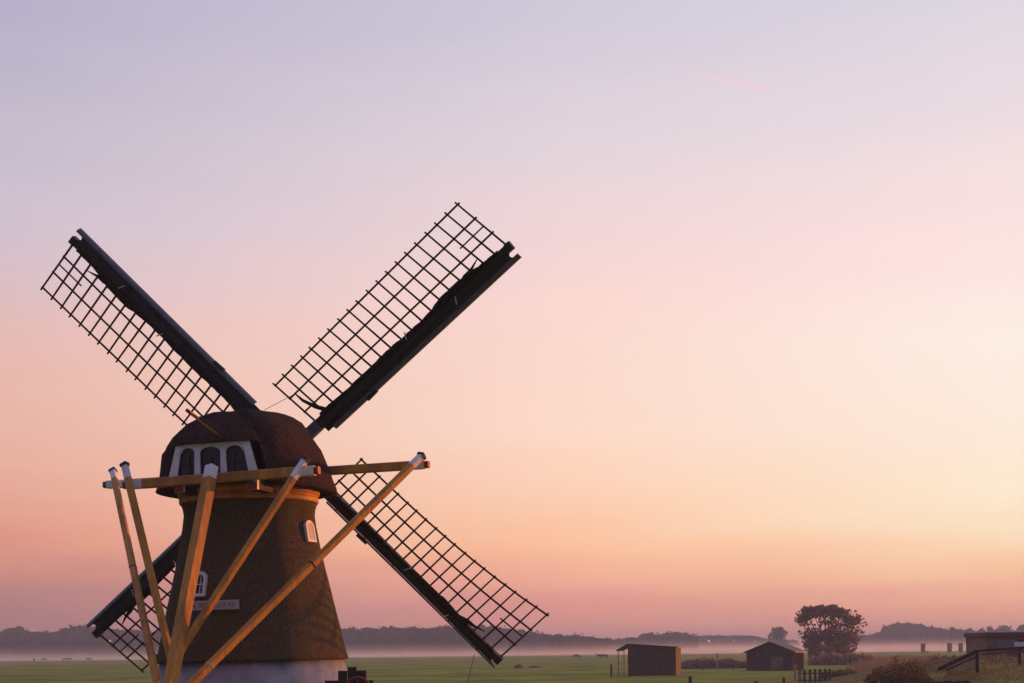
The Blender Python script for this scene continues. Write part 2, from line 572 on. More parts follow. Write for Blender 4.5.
ts = [0, .02, .05, .09, .14, .2, .27, .35, .44, .54, .65, .77, .9, 1.0]
rows = [[cap_point(2 * math.pi * k / NP, .10, .16) - Vector((0, 0, .10)) for k in range(NP)],
        [cap_point(2 * math.pi * k / NP, 0, .10) for k in range(NP)]]
for t in ts:
    row = []
    for k in range(NP):
        p = cap_point(2 * math.pi * k / NP, t)
        q = noise.noise(p * 1.7) * .05 + noise.noise(p * 5) * .028 + .018 * math.sin(p.z * 17 + 2.5 * noise.noise(p * 2))
        row.append(p + Vector((p.x, p.y, 0)).normalized() * q * (1 - t) + Vector((0, 0, q * .6)))
    rows.append(row)
for row in rows:
    b.v += [tuple(p) for p in row]
for i in range(len(rows) - 1):
    for k in range(NP):
        b.f.append((i * NP + k, i * NP + (k + 1) % NP, (i + 1) * NP + (k + 1) % NP, (i + 1) * NP + k))
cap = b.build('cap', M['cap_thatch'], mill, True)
# ridge of darker thatch along the top
b = MB()
b.tube([(0, -1.1, 10.02), (0, -.8, 10.05), (0, 0, 10.15), (0, 1.0, 10.28), (0, 1.7, 10.36), (0, 1.9, 10.2)], [.10, .16, .18, .18, .16, .1], 10)
b.build('cap_ridge', M['cap_thatch'], cap, True)

# gable at the back of the cap
gy0 = -2.36
b = MB()
b.prism([(-1.22, 8.06), (1.30, 8.06), (1.12, 9.10), (-1.02, 9.10)], lambda u, v, t: (u, t, v), gy0 + .10, gy0 + .16)
gable = b.build('gable_panel', M['glass'], mill)
b = MB()
FB = lambda u, v, t: (u, t, v)
f0, f1 = gy0, gy0 + .06
b.prism([(-1.05, 9.02), (1.12, 9.02), (1.10, 9.11), (-1.02, 9.11)], FB, f0, f1)
b.prism([(-1.30, 8.10), (-1.04, 8.10), (-.88, 9.019), (-1.045, 9.019)], FB, f0, f1)
b.prism([(1.11, 8.06), (1.37, 8.06), (1.115, 9.019), (.91, 9.019)], FB, f0, f1)
b.prism([(-.51, 8.08), (-.33, 8.08), (-.34, 9.019), (-.48, 9.019)], FB, f0, f1)
b.prism([(.25, 8.08), (.44, 8.08), (.41, 9.019), (.27, 9.019)], FB, f0, f1)
for x0, x1 in ((-.878, -.482), (-.338, .268), (.412, .908)):
    n = 12
    for i in range(n):
        u0, u1 = i / n, (i + 1) / n
        a0, a1 = [8.85 + .15 * math.sqrt(max(0, 1 - (2 * u - 1) ** 2)) for u in (u0, u1)]
        b.prism([(x0 + (x1 - x0) * u0, a0), (x0 + (x1 - x0) * u1, a1), (x0 + (x1 - x0) * u1, 9.0195), (x0 + (x1 - x0) * u0, 9.0195)], FB, f0 + .004, f1 - .004)
b.build('gable_frame', M['white'], gable)
b = MB()
for x in (-.66, -.03, .64):
    b.box((x, gy0 + .085, 8.45), (.025, .02, .7))
b.box((0, gy0 + .085, 8.55), (2.1, .018, .02))
b.build('glazing_bar', M['dark'], gable)

# beam tails under the gable
for x, h in ((-.84, 7.93), (1.29, 7.90)):
    b = MB()
    b.bar((x, -1.6, h), (x, -2.62, h), .26, .27, side=(1, 0, 0), ch=.05)
    t = b.build('beam_tail', M['timber_dark'], mill)
    b = MB()
    b.box((x, -2.57, h), (.268, .10, .278))
    b.build('white_end', M['white'], t)
    b = MB()
    b.box((x, -2.63, h - .05), (.262, .03, .17))
    b.build('beam_end', M['red'], t)

# tail pole and beams
tp0 = Vector((.249, -2.86, 8.40))
tp1 = Vector((0, -4.961, 2.759))
tp1 = tp0 + (tp1 - tp0) * ((tp0.z + .02) / (tp0.z - tp1.z))
tdir = (tp1 - tp0).normalized()
TS = (math.cos(R(25)), -math.sin(R(25)), 0)      # the timbers sit a little turned, showing their right faces
b = MB()
b.bar(tp0 + tdir * .36, tp1, .30, .27, side=TS, ch=.05)
tail = b.build('tail_pole', M['ochre'], mill)
b = MB()
b.bar(tp0 + tdir * .0, tp0 + tdir * .36, .28, .25, side=TS, ch=.06)
b.build('pole_tip', M['white'], tail)
def beam(name, p0, p1, w, h, tips):
    p0, p1 = Vector(p0), Vector(p1)
    d = (p1 - p0).normalized()
    a, c_ = tips
    b = MB()
    b.bar(p0 + d * a, p1 - d * c_, w, h, side=(0, 0, 1), ch=.08)
    o = b.build(name, M['ochre'], mill)
    for q, e, ln in ((p0, d, a), (p1, -d, c_)):
        b = MB()
        b.bar(q + e * .10, q + e * (ln - .001), w * .96, h * .96, side=(0, 0, 1), ch=.08)
        t = b.build('white_tip', M['white'], o)
        b = MB()
        b.bar(q - e * .02, q + e * .10, w * .80, h * .94, side=(0, 0, 1), ch=.2)
        b.build('beam_end', M['red'] if q is p1 else M['bluegrey'], t)
    return o
long_beam = beam('tail_crossbeam', (-5.236, 1.25, 8.626), (4.94, 1.25, 8.682), .24, .24, (.95, .55))
short_beam = beam('tail_crossbeam', (-2.45, -2.58, 8.07), (3.13, -2.58, 8.17), .25, .22, (.55, .52))

def brace(p0, p1, w, tip, strap=None):
    p0, p1 = Vector(p0), Vector(p1)
    d = (p1 - p0).normalized()
    BS = (math.cos(R(13)), -math.sin(R(13)), 0)
    b = MB()
    b.bar(p0 + d * tip, p1, w, w * .9, side=BS, ch=.08)
    o = b.build('tail_brace', M['ochre'], mill)
    b = MB()
    b.bar(p0 + d * .07, p0 + d * (tip - .001), w * .98, w * .9, side=BS, ch=.08)
    b.build('white_tip', M['white'], o)
    b = MB()
    b.bar(p0, p0 + d * .07, w * 1.3, w * 1.2, side=BS, ch=.1)
    b.build('tip_cap', M['tar'], o)
    for k, m in (strap or []):
        b = MB()
        p = p0.lerp(p1, k)
        b.bar(p, p + d * .045, w * 1.1, w * 1.0, side=BS, ch=.08)
        b.build('brace_strap', M[m], o)
    return o
brace((-4.87, 1.08, 9.03), (-.05, -5.25, 1.95), .165, .46, [(.44, 'iron')])
brace((-2.33, -2.79, 8.62), (-.27, -4.40, 3.40), .165, .46)
brace((2.883, -2.79, 8.47), (.03, -4.60, 3.46), .175, .62)
brace((4.828, 1.06, 8.93), (.05, -5.05, 2.25), .19, .50, [(.47, 'iron'), (.86, 'strap')])

# brake lever sticking out of the gable hood
b = MB()
l0, l1 = Vector((-.20, -3.34, 9.84)), Vector((.41, -2.30, 9.17))
b.tube([l0.lerp(l1, .14), l0.lerp(l1, .6), l1], [.045, .055, .06], 10)
lev = b.build('brake_lever', M['ochre'], mill, True)
b = MB()
b.tube([l0, l0.lerp(l1, .14)], [.048, .048], 10)
b.build('lever_tip', M['red'], lev, True)
b = MB()
ld = (l1 - l0).normalized()
b.tube([l0.lerp(l1, .25) + Vector((.06, .05, .0)), l1 + Vector((.06, .05, 0)) + ld * .3], [.05, .06], 8)
b.build('lever_back', M['timber_dark'], lev, True)

# windows and the name board on the thatch
def arch_poly(w, h, n=10):
    pts = [(-w / 2, -h / 2), (w / 2, -h / 2), (w / 2, h / 2 - w * .42)]
    for i in range(1, n):
        t = math.pi * i / n
        pts.append((math.cos(t) * w / 2, h / 2 - w * .42 + math.sin(t) * w * .42))
    pts.append((-w / 2, h / 2 - w * .42))
    return pts
def tower_window(ang, h, r, w, hh, glass, tilt=.2, front=0.0):
    """ang = direction the window faces, measured from the mill's -y towards +x"""
    n = Vector((math.sin(ang), -math.cos(ang), 0))
    e = Vector((math.cos(ang), math.sin(ang), 0))
    up = (Vector((0, 0, 1)) - n * tilt).normalized()
    n = e.cross(up)
    c0 = Vector((n.x * r, n.y * r, h)) if False else Vector((math.sin(ang) * r, -math.cos(ang) * r, h))
    fn = lambda u, v, t: c0 + e * u + up * v + n * t
    outer, inner = arch_poly(w, hh), arch_poly(w * .66, hh * .74)
    b = MB()
    k = len(outer)
    vs = [fn(u, v, .10) for u, v in outer] + [fn(u, v - .01, .10) for u, v in inner] + [fn(u, v, -.25) for u, v in outer] + [fn(u, v - .01, -.02) for u, v in inner]
    fs = []
    for i in range(k):
        j = (i + 1) % k
        fs += [(i, j, k + j, k + i), (i, 2 * k + i, 2 * k + j, j), (k + i, k + j, 3 * k + j, 3 * k + i)]
    b.add(vs, fs)
    o = b.build('window', M['white'], mill)
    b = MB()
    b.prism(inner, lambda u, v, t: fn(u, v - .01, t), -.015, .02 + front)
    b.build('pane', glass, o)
    b = MB()
    b.prism([(-.012, -hh * .36), (.012, -hh * .36), (.012, hh * .33), (-.012, hh * .33)], fn, .021, .04)
    b.prism([(-w * .32, -.015), (w * .32, -.015), (w * .32, .012), (-w * .32, .012)], fn, .022, .038)
    b.build('glazing_bar', M['white'], o)
tower_window(-.225, 5.34, 2.20, .43, .70, M['glass'])
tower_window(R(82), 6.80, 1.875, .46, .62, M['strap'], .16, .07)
b = MB()
BN = lambda u, v, t: (u, t, v)
b.prism([(-.80, 4.635), (.75, 4.635), (.75, 4.885), (-.80, 4.885)], BN, -2.50, -2.46)
board = b.build('name_board', M['board_face'], mill)
x = -.66
rs = random.Random(3)
for word in (2, 8, 2):
    b = MB()
    for _ in range(word):
        w_ = rs.uniform(.06, .085)
        kind = rs.randint(0, 3)
        b.box((x, -2.503, 4.76), (.018, .006, .12))
        if kind != 1:
            b.box((x + w_ * .75, -2.503, 4.76), (.018, .006, .12))
        b.box((x + w_ * .38, -2.503, 4.76 + (.05 if kind == 0 else -.05 if kind == 1 else .0)), (w_ * .6, .005, .018))
        if kind == 3:
            b.box((x + w_ * .38, -2.503, 4.815), (w_ * .6, .005, .016))
        x += w_ + .03
    x += .06
    b.build('board_word', M['bluegrey'], board)


# wind shaft and sails
TILT = R(14)
HUB = Vector((-.01, 2.9, 9.44))
en, eu, er = Vector((0, math.cos(TILT), math.sin(TILT))), Vector((0, -math.sin(TILT), math.cos(TILT))), Vector((1, 0, 0))
b = MB()
b.tube([HUB - en * 1.6, HUB - en * .35, HUB + en * .5], [.28, .30, .26], 16)
shaft = b.build('wind_shaft', M['iron'], mill)
b = MB()
b.box(HUB, (.62, .9, .62), Matrix(((er.x, en.x, eu.x), (er.y, en.y, eu.y), (er.z, en.z, eu.z))))
b.build('shaft_head', M['iron'], shaft)

def sail(angle, rtip, skew, nbar, woff, seed, width, a_in=1.62, w_in=None, bs=1.0):
    rng = random.Random(seed)
    a_, = (R(angle),)
    ea = er * math.cos(a_) + eu * math.sin(a_)
    ev = -er * math.sin(a_) + eu * math.cos(a_)
    H = HUB + en * woff
    P = lambda a, v, w=0.0: H + ea * a + ev * v + en * w
    twist = lambda a: R(15) * (1 - a / rtip) + R(2)        # lattice lies steeper near the hub
    def Q(a, v, w=0.0):
        t = twist(a)
        v = v * (1 if w_in is None else (w_in + (width - w_in) * max(0.0, a / rtip) ** 3) / width)
        return P(a + skew * v, v * math.cos(t) - w * math.sin(t), v * math.sin(t) * .5 + w)
    b = MB()
    b.bar(P(.3, 0), P(rtip - .02, 0), .33, .33, side=ev, w1=.21, ch=.06)
    o = b.build('sail', M['tar'], mill)
    b = MB()
    b.bar(P(.95, 0), P(1.5, 0), .342, .342, side=ev, w1=.338, ch=.06)
    b.build('stock_band', M['bluegrey'], o)
    b = MB()
    b.bar(P(rtip - .16, .0), P(rtip + .03, .0), .25, .25, side=ev, ch=.1)
    b.build('stock_cap', M['tar'], o)
    # wind board: dark inner boards with an arched notch at the end, and a rounded leading edge
    b = MB()
    th = .045
    PB = lambda a, v, t: P(a, v * bs, t - .05 + (-.06 * (v + .1) / .24))
    n0 = 14
    poly = [(1.55, -.10), (1.55, -.34), (rtip + .10, -.34), (rtip + .10, -.27)]
    for i in range(n0 + 1):
        t = math.pi * (.5 - i / n0)
        poly.append((rtip + .07 - .20 * math.cos(t), -.19 + .075 * -math.sin(t) * -1 if False else -.19 - .075 * math.sin(t)))
    poly.append((rtip - .02, -.10))
    # strip the board into narrow lengths so that it follows the twist
    b.prism([(1.55, -.10), (1.55, -.335), (rtip - .22, -.335), (rtip - .22, -.10)], PB, -th / 2, th / 2)
    for i in range(n0):
        u0, u1 = i / n0, (i + 1) / n0
        f = lambda u: rtip + .02 - .24 * math.sin(math.pi * min(1, max(0, u))) ** .8
        v0, v1 = -.10 - .235 * u0, -.10 - .235 * u1
        b.prism([(rtip - .22, v0), (rtip - .22, v1), (f(.12 + u1 * .78), v1), (f(.12 + u0 * .78), v0)], PB, -th / 2, th / 2)
    wb = b.build('wind_board', M['tar'], o)
    b = MB()
    prev = None
    arc = [(-.32, -.125), (-.365, -.115), (-.405, -.08), (-.435, -.03), (-.445, .03)]
    ar2 = [(v + .02, w + .03) for v, w in arc]
    poly = arc + ar2[::-1]
    b.prism(poly, lambda v, w, t: P(t, v * bs, w), 1.80, rtip + .02)
    b.build('leading_edge', M['bluegrey'], wb)
    b = MB()
    b.bar(P(3.15, -.45 * bs, -.06), P(3.55, -.43 * bs, -.06), .10, .12, side=ev, ch=.2)
    b.build('board_patch', M['tar'], wb)
    for k in range(6):
        b = MB()
        aa = 2.2 + k * 1.2
        b.bar(P(aa, -.02, -.10), P(aa + rng.uniform(-.02, .02), -.34 * bs, -.145), .05, .035, side=ea)
        b.build('board_bracket', M['tar'], wb)
    # lattice
    b = MB()
    step = (rtip - .08 - a_in) / (nbar - 1)
    for i in range(nbar):
        a0 = a_in + i * step
        j = rng.uniform(-.02, .02)
        b.bar(Q(a0, .05), Q(a0 + j, width + .09), .056, .056, side=ea, ch=.1, w1=.046)
    for v in (width / 3, 2 * width / 3, width):
        segs = 8
        lo, hi = a_in - .05, rtip - .02
        for i in range(segs):
            b.bar(Q(lo + (hi - lo) * i / segs, v, .035), Q(lo + (hi - lo) * (i + 1) / segs + .003, v, .035), .052, .046, side=ev, ch=.1)
    b.bar(Q(rtip - .08 - 2.3 * step, width * .5, .07), Q(rtip - .08 - .0 * step, width * .5, .07), .04, .04, side=ev)
    b.build('lattice', M['lath'], o)
    # furled canvas along the stock
    b = MB()
    pts, rad = [], []
    a0 = 1.75
    while a0 < rtip - .35:
        k = (a0 - 1.75) / (rtip - 2.1)
        r_ = .068 + .020 * math.sin(a0 * 2.1 + seed) + .022 * rng.random() + (.035 if .66 < k < .82 else 0)
        if k > .88:
            r_ *= .75
        pts.append(P(a0, .09 + .02 * math.sin(a0 * 1.3 + seed) + r_ * .3, -.15))
        rad.append(r_)
        a0 += .14
    b.tube(pts, rad, 10)
    a1 = rtip - 1.9
    b.tube([P(a1, .12, -.12), P(a1 + .35, .22, -.1), P(a1 + .6, .25, -.08), P(a1 + .95, .36, -.06)], [.06, .07, .045, .012], 6)
    b.build('furled_canvas', M['cloth'], o, True)
    for k, (a1, v1) in enumerate(((rtip - 2.2, -.12), (rtip - 4.0, .12))):
        b = MB()
        b.bar(P(a1, v1 - .10, -.27), P(a1 + .10, v1 + .10, -.27), .035, .03, side=en)
        b.build('canvas_tie', M['strap'], o)
    return o, P, Q
sUR = sail(36.2, 9.26, -.19, 20, -.17, 11, 1.86, 1.46)
sLL = sail(216.4, 9.02, -.17, 20, -.17, 13, 1.84)
sUL = sail(132.1, 9.24, -.02, 20, .17, 12, 1.84)
sLR = sail(312.2, 8.96, .05, 20, .17, 14, 2.10, 1.62, 1.46, .68)
# rope and loose canvas end on the upper right sail
P, Q = sUR[1], sUR[2]
b = MB()
b.tube([P(2.0, .12, -.1), P(1.75, .45, -.05), P(1.55, .85, 0), P(1.5, 1.15, 0)], [.07, .06, .045, .02], 8)
b.tube([P(1.5, 1.15, 0), Vector((.25, .6, 10.42))], .008, 5)
b.build('canvas_rope', M['cloth'], sUR[0], True)
P = sUL[1]
b = MB()
b.box(P(2.15, .35, -.05), (.22, .05, .10))
b.tube([P(2.15, .35, -.05), P(1.6, .75, -.3)], .012, 5)
b.build('rope_cleat', M['strap'], sUL[0])

# ------------------------------------------------------------------ timber winch beside the mill base
wy = 37.4
def wp(px, py):
    return at(px, py, wy)
p = wp(352, 683)
win = empty('winch', (p.x, wy, 0))
tag(win, 'dark timber winch frame with a curved reddish wheel rim beside the grey white mill base', 'winch')
L_ = lambda px, py: wp(px, py) - Vector((p.x, wy, 0))
for x0, x1, yt in ((338.5, 347.0, 670.8), (348.0, 356.8, 667.0), (357.5, 366.5, 670.5)):
    a0, a1 = L_(x0, yt), L_(x1, yt)
    b = MB()
    b.bar(((a0.x + a1.x) / 2, 0, 0), ((a0.x + a1.x) / 2, 0, a0.z), a1.x - a0.x, .22, side=(1, 0, 0), ch=.05)
    b.build('frame_post', M['timber_dark'], win)
b = MB()
a0, a1 = L_(326, 682), L_(374, 681.5)
b.bar((a0.x, -.18, a0.z - .03), (a1.x, -.18, a1.z - .03), .14, .12, ch=.08)
b.build('cross_beam', M['timber_dark'], win)
cz = L_(359, 690)
b = MB()
pts = [(cz.x + .34 * math.cos(t), -.32, cz.z + .34 * math.sin(t)) for t in [2 * math.pi * i / 32 for i in range(33)]]
b.tube(pts, .035, 8)
for i in range(8):
    t = math.pi * i / 4
    b.tube([(cz.x, -.32, cz.z), (cz.x + .33 * math.cos(t), -.32, cz.z + .33 * math.sin(t))], .02, 6)
b.tube([(cz.x, -.4, cz.z), (cz.x, .1, cz.z)], .05, 8)
b.build('wheel', material('rust_paint', (.16, .05, .035), (.24, .08, .05), 8, .7), win, True)

# thin stake leaning in the meadow
p0, p1 = at(474.5, 654, 60), at(467.5, 683, 60)
b = MB()
d = (p1 - p0).normalized()
p1 = p0 + d * ((p0.z + .1) / -d.z)
b.tube([p0 - Vector((p1.x, 60, 0)), (p0 + p1) / 2 - Vector((p1.x, 60, 0)), p1 - Vector((p1.x, 60, 0))], [.012, .016, .02], 6)
o = b.build('stake', M['rope'], loc=(p1.x, 60, 0))
tag(o, 'thin grey stake leaning in the meadow below the lower right sail', 'stake')

# ------------------------------------------------------------------ field shelter with canopy
Y1 = 179
c0 = at(628, 676, Y1)
sh = empty('field_shelter', (c0.x, Y1, 0), R(-17))
tag(sh, 'brown flat roofed field shelter with an open canopy and a sunlit orange end wall', 'shed')
W, D, HL, HR = 6.1, 3.6, 3.85, 3.42
def wall(name, pts, m, t, parent):
    b = MB()
    b.prism(pts, t[0], t[1], t[2])
    return b.build(name, m, parent)
wall('front_wall', [(0, -.1), (W, -.1), (W, HR), (0, HL)], M['shed_board'], (lambda u, v, t: (u, t, v), 0, .08), sh)
wall('back_wall', [(0, -.1), (W, -.1), (W, HR), (0, HL)], M['shed_board'], (lambda u, v, t: (u, t, v), D - .08, D), sh)
wall('end_wall', [(.083, -.1), (D - .083, -.1), (D - .083, HR - .02), (.083, HR - .02)], M['shed_side'], (lambda u, v, t: (t, u, v), W - .085, W + .004), sh)
b = MB()
for k in range(10):
    b.box((.3 + k * (W - .5) / 9, -.02, 1.85), (.035, .035, 3.3))
b.build('cover_strip', M['shed_board'], sh)
b = MB()
b.prism([(-.02, HL + .02), (W + .25, HR - .0), (W + .25, HR + .14), (0, HL + .17), (-1.45, HL - .62), (-1.45, HL - .76)], lambda u, v, t: (u, t, v), -.25, D + .25)
b.build('roof', M['shed_roof'], sh)
for y in (.1, D - .1):
    b = MB()
    b.bar((-1.25, y, -.1), (-1.25, y, HL - .66), .10, ch=.08)
    b.build('canopy_post', M['pale_post'], sh)

# gabled barn on the right
Y2 = 207
c0 = at(746.5, 668, Y2)
bn = empty('barn', (c0.x, Y2, 0), R(-25))
tag(bn, 'low brown gabled barn with a dark roof and a sunlit right corner', 'barn')
W, D, HE, HP = 6.9, 6.4, 2.70, 4.05
wall('front_wall', [(0, -.1), (W, -.1), (W, HE), (W / 2, HP), (0, HE)], M['shed_board'], (lambda u, v, t: (u, t, v), 0, .1), bn)
wall('back_wall', [(0, -.1), (W, -.1), (W, HE), (W / 2, HP), (0, HE)], M['shed_board'], (lambda u, v, t: (u, t, v), D - .1, D), bn)
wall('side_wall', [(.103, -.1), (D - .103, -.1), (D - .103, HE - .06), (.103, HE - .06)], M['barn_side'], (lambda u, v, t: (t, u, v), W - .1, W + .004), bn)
wall('side_wall', [(.103, -.1), (D - .103, -.1), (D - .103, HE - .06), (.103, HE - .06)], M['shed_board'], (lambda u, v, t: (t, u, v), -.004, .1), bn)
b = MB()
for sg in (-1, 1):
    e = W / 2 + .38
    b.prism([(W / 2, HP + .02), (W / 2 + sg * e, HE - .14), (W / 2 + sg * e, HE - .02), (W / 2, HP + .16)], lambda u, v, t: (u, t, v), -.35, D + .35)
b.build('roof', M['shed_roof'], bn)
b = MB()
b.box((4.55, -.03, 1.0), (1.9, .05, 2.0))
dr = b.build('door', M['brown_wall'], bn)
for x in (3.62, 5.48):
    b = MB()
    b.box((x, -.05, 1.0), (.1, .06, 2.05))
    b.build('door_post', M['post'], dr)

# ------------------------------------------------------------------ plants
def leaves(b, n, fn, size):
    for _ in range(n):
        b.leaf(fn(), size * random.uniform(.7, 1.35))
def in_ball(c, r, shell=.35):
    while True:
        v = Vector((random.uniform(-1, 1), random.uniform(-1, 1), random.uniform(-1, 1)))
        if shell < v.length < 1:
            return Vector((c[0] + v.x * r[0], c[1] + v.y * r[1], c[2] + v.z * r[2]))

# the fan-shaped tree
YT = 330
base = at(831, 661, YT)
tr = empty('broad_tree', (base.x, YT, 0))
tag(tr, 'fan shaped broadleaf tree with bare stems under a dark uneven crown', 'tree')
TL = lambda px, py, dy=0: at(px, py, YT) - Vector((base.x, YT, 0)) + Vector((0, dy, 0))
bt, bc = MB(), MB()
TOP = [(795, 624), (797, 619), (800, 612), (804, 608.5), (808, 606), (813, 609.5), (816, 606.5), (821, 605.5), (825, 608.5), (829, 605.5), (834, 605), (839, 608), (843, 608.5), (847, 611), (851, 611.5), (855, 615.5), (860, 617), (863, 622), (865, 628)]
LEFT = [(605, 806), (612, 799), (618, 796.5), (625, 798), (632, 801), (640, 804), (650, 808), (662, 812)]
RIGHT = [(605, 836), (612, 852), (618, 861), (624, 864), (632, 860), (640, 856), (650, 852), (662, 850)]
def interp(tab, x):
    for (x0, y0), (x1, y1) in zip(tab, tab[1:]):
        if x0 <= x <= x1:
            return y0 + (y1 - y0) * (x - x0) / (x1 - x0)
    return tab[0][1] if x < tab[0][0] else tab[-1][1]
for x, y in ((801, 614), (804, 624), (808, 609), (814, 614), (820, 608), (827, 612), (833, 608), (838, 616), (842, 611), (849, 614), (853, 624), (858, 619), (861, 625)):
    c_ = TL(x, y, random.uniform(-3.5, 3.5))
    foot = Vector((random.uniform(-1.0, 1.0) + (x - 831) * .06, random.uniform(-.8, .8), -.1))
    mid = foot.lerp(c_, .5) + Vector((-(c_.x - foot.x) * .14 + random.uniform(-.3, .3), 0, .5))
    bt.tube([foot, mid, c_], [.24, .15, .04], 6)
    for _ in range(5):
        q = mid.lerp(c_, random.uniform(.1, .9))
        e = q + Vector((random.uniform(-1.6, 1.6), random.uniform(-1.6, 1.6), random.uniform(.8, 2.0)))
        bt.tube([q, e], [.06, .015], 5)
n_ = 0
while n_ < 5600:
    x, y = random.uniform(794, 866), random.uniform(604, 661)
    if y < interp(TOP, x) or x < interp(LEFT, y) or x > interp(RIGHT, y):
        continue
    dtop = y - interp(TOP, x)
    q = TL(x, y, random.uniform(-4.5, 4.5))
    nz_ = noise.noise(q * .42) + .5 * noise.noise(q * 1.1)
    need = -.10 if dtop < 10 else (.19 if y < 636 else -.08)
    if nz_ < need + random.uniform(-.05, .05):
        continue
    bc.leaf(q, random.uniform(.5, 1.0))
    n_ += 1
bt.build('trunk', M['bark'], tr, True)
bc.build('crown', M['leaf'], tr)

def bush(name, label, cat, px, py, Y, w, h, n, size, m, even=False, zb=None):
    c0 = at(px, py, Y)
    z0 = ground_z(c0.x, Y) if zb is None else zb
    b = MB()
    k = 0
    while k < n:
        x, z, y = random.uniform(-.5, .5), random.random(), random.uniform(-.5, .5)
        p = Vector((x * w, Y + y * min(w, 3.0) , z * h))
        lump = noise.noise(Vector((x * w * 1.1 / max(.5, h * .45), Y, 0))) * .16 + noise.noise(p * (1.4 / h)) * .16
        lim = (1 - abs(2 * x) ** (7 if even else 2.3)) ** (.55 if not even else .5) * (.82 + 1.3 * lump + random.uniform(-.12, .08))
        if z > lim * math.sqrt(max(0, 1 - (2 * y) ** 2 * .7)):
            continue
        b.leaf((p.x, y * min(w, 3.0), p.z), size * random.uniform(.6, 1.4))
        k += 1
    o = b.build('foliage', m)
    r = empty(name, (c0.x, Y, z0))
    o.parent = r
    b = MB()
    for k in range(7):
        b.tube([(random.uniform(-.2, .2) * w, 0, -.1), (random.uniform(-.38, .38) * w, random.uniform(-.2, .2) * min(w, 3), h * random.uniform(.4, .65))], [.03 + h * .008, .015], 5)
    b.build('stem', M['bark'], r)
    tag(r, label, cat)
    return r
bush('round_bush', 'rounded dark bush with a reddish top at the foot of the grassy bank', 'bush', 897, 670, 93, 4.7, 2.6, 5200, .17, M['leaf_bush'], zb=.30)
bush('hedge', 'low dark brown hedge running right from the fan shaped tree', 'hedge', 842, 664, 262, 12.5, 2.5, 2600, .45, M['leaf_hedge'], True)
bush('shrub', 'dense dark shrub massed around the foot of the fan shaped tree', 'bush', 830, 660, 318, 10.0, 4.6, 1500, .6, M['leaf'])
bush('hedge', 'long low reddish hedge between the field shelter and the gabled barn', 'hedge', 714, 664, 232, 11.6, 1.8, 6000, .36, M['leaf_hedge'], True)
bush('shrub', 'small rounded bush rising above the hedge left of the gabled barn', 'bush', 704, 656, 238, 3.4, 2.5, 600, .4, M['leaf_hedge'])
bush('shrub', 'low scrub bush behind the picket gate', 'bush', 842, 672, 150, 5.0, 1.3, 1100, .26, M['leaf_bush'])

# reeds on the right: uncountable, one object
b = MB()
for _ in range(7000):
    Y = random.uniform(150, 330)
    q = at(random.triangular(845, 1000, 925), 660, Y)
    h = random.uniform(.5, 1.3) * (1 + .5 * noise.noise(Vector((q.x * .2, Y * .1, 0))))
    z = ground_z(q.x, Y)
    dx = random.uniform(-.25, .25)
    w_ = random.uniform(.07, .18)
    b.add([(q.x - w_, Y, z), (q.x + w_, Y + .05, z), (q.x + dx + .03, Y, z + h), (q.x + dx, Y, z + h)], [(0, 1, 2, 3)])
o = b.build('reeds', M['reed'])
tag(o, kind='stuff')
# grass tufts on the bank
b = MB()
for _ in range(9000):
    Y = random.uniform(62, 118)
    x = random.uniform(22, 47)
    z = ground_z(x, Y)
    if z < .25:
        continue
    h = random.uniform(.08, .26)
    w_ = random.uniform(.015, .035)
    dx, dy = random.uniform(-.12, .12), random.uniform(-.1, .1)
    b.add([(x - w_, Y, z - .03), (x + w_, Y, z - .03), (x + dx, Y + dy, z + h)], [(0, 1, 2)])
o = b.build('grass_tufts', material('tuft', (.22, .19, .05), (.42, .26, .09), .6, .9, 0, spec=.05, coords='World'))
tag(o, kind='stuff')

# ------------------------------------------------------------------ far woods
def wood(name, tab, Y, step, leaf, nleaf, wob=1.0):
    b = MB()
    x = tab[0][0]
    while x < tab[-1][0]:
        yt = interp(tab, x) - 1.2 + random.uniform(-.6, 1.7) * wob
        Yd = Y + random.uniform(0, 70)
        top = at(x, yt, Yd)
        w_ = step * random.uniform(1.0, 1.7) / FPX * Yd
        hh = top.z
        nl = 4
        for k in range(nl):
            cc = Vector((top.x + random.uniform(-.5, .5) * w_, Yd + random.uniform(-4, 4), hh - .27 * hh - random.random() * .12 * hh))
            leaves(b, nleaf // nl, lambda: in_ball(cc, (w_ * .62, w_ * .7, hh * .30), .3), leaf)
        # solid heart of the crown and its dark skirt down to the meadow
        n = 9
        ring = []
        for j, (zz, kk) in enumerate(((0, .55), (.35, .75), (.62, .82), (.82, .6), (.93, .25))):
            for i in range(n):
                t = 2 * math.pi * i / n
                r_ = w_ * kk * random.uniform(.8, 1.12)
                ring.append((top.x + math.cos(t) * r_, Yd + math.sin(t) * r_ * .8, hh * zz))
        fs = [(j * n + i, j * n + (i + 1) % n, (j + 1) * n + (i + 1) % n, (j + 1) * n + i) for j in range(4) for i in range(n)] + [tuple(range(4 * n, 5 * n))]
        b.add(ring, fs)
        x += step * random.uniform(.55, .95)
    o = b.build(name, M['leaf_far_haze_tint'])
    return tag(o, kind='stuff')
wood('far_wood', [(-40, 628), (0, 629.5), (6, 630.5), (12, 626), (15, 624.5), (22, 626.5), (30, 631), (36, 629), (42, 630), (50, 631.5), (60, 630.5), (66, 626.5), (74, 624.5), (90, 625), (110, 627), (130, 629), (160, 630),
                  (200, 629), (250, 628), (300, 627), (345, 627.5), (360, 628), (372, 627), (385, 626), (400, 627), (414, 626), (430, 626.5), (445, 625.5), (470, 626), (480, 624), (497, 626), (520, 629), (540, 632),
                  (550, 634), (570, 634.5), (585, 636), (600, 637.5), (612, 638)], 860, 8, 1.5, 130)
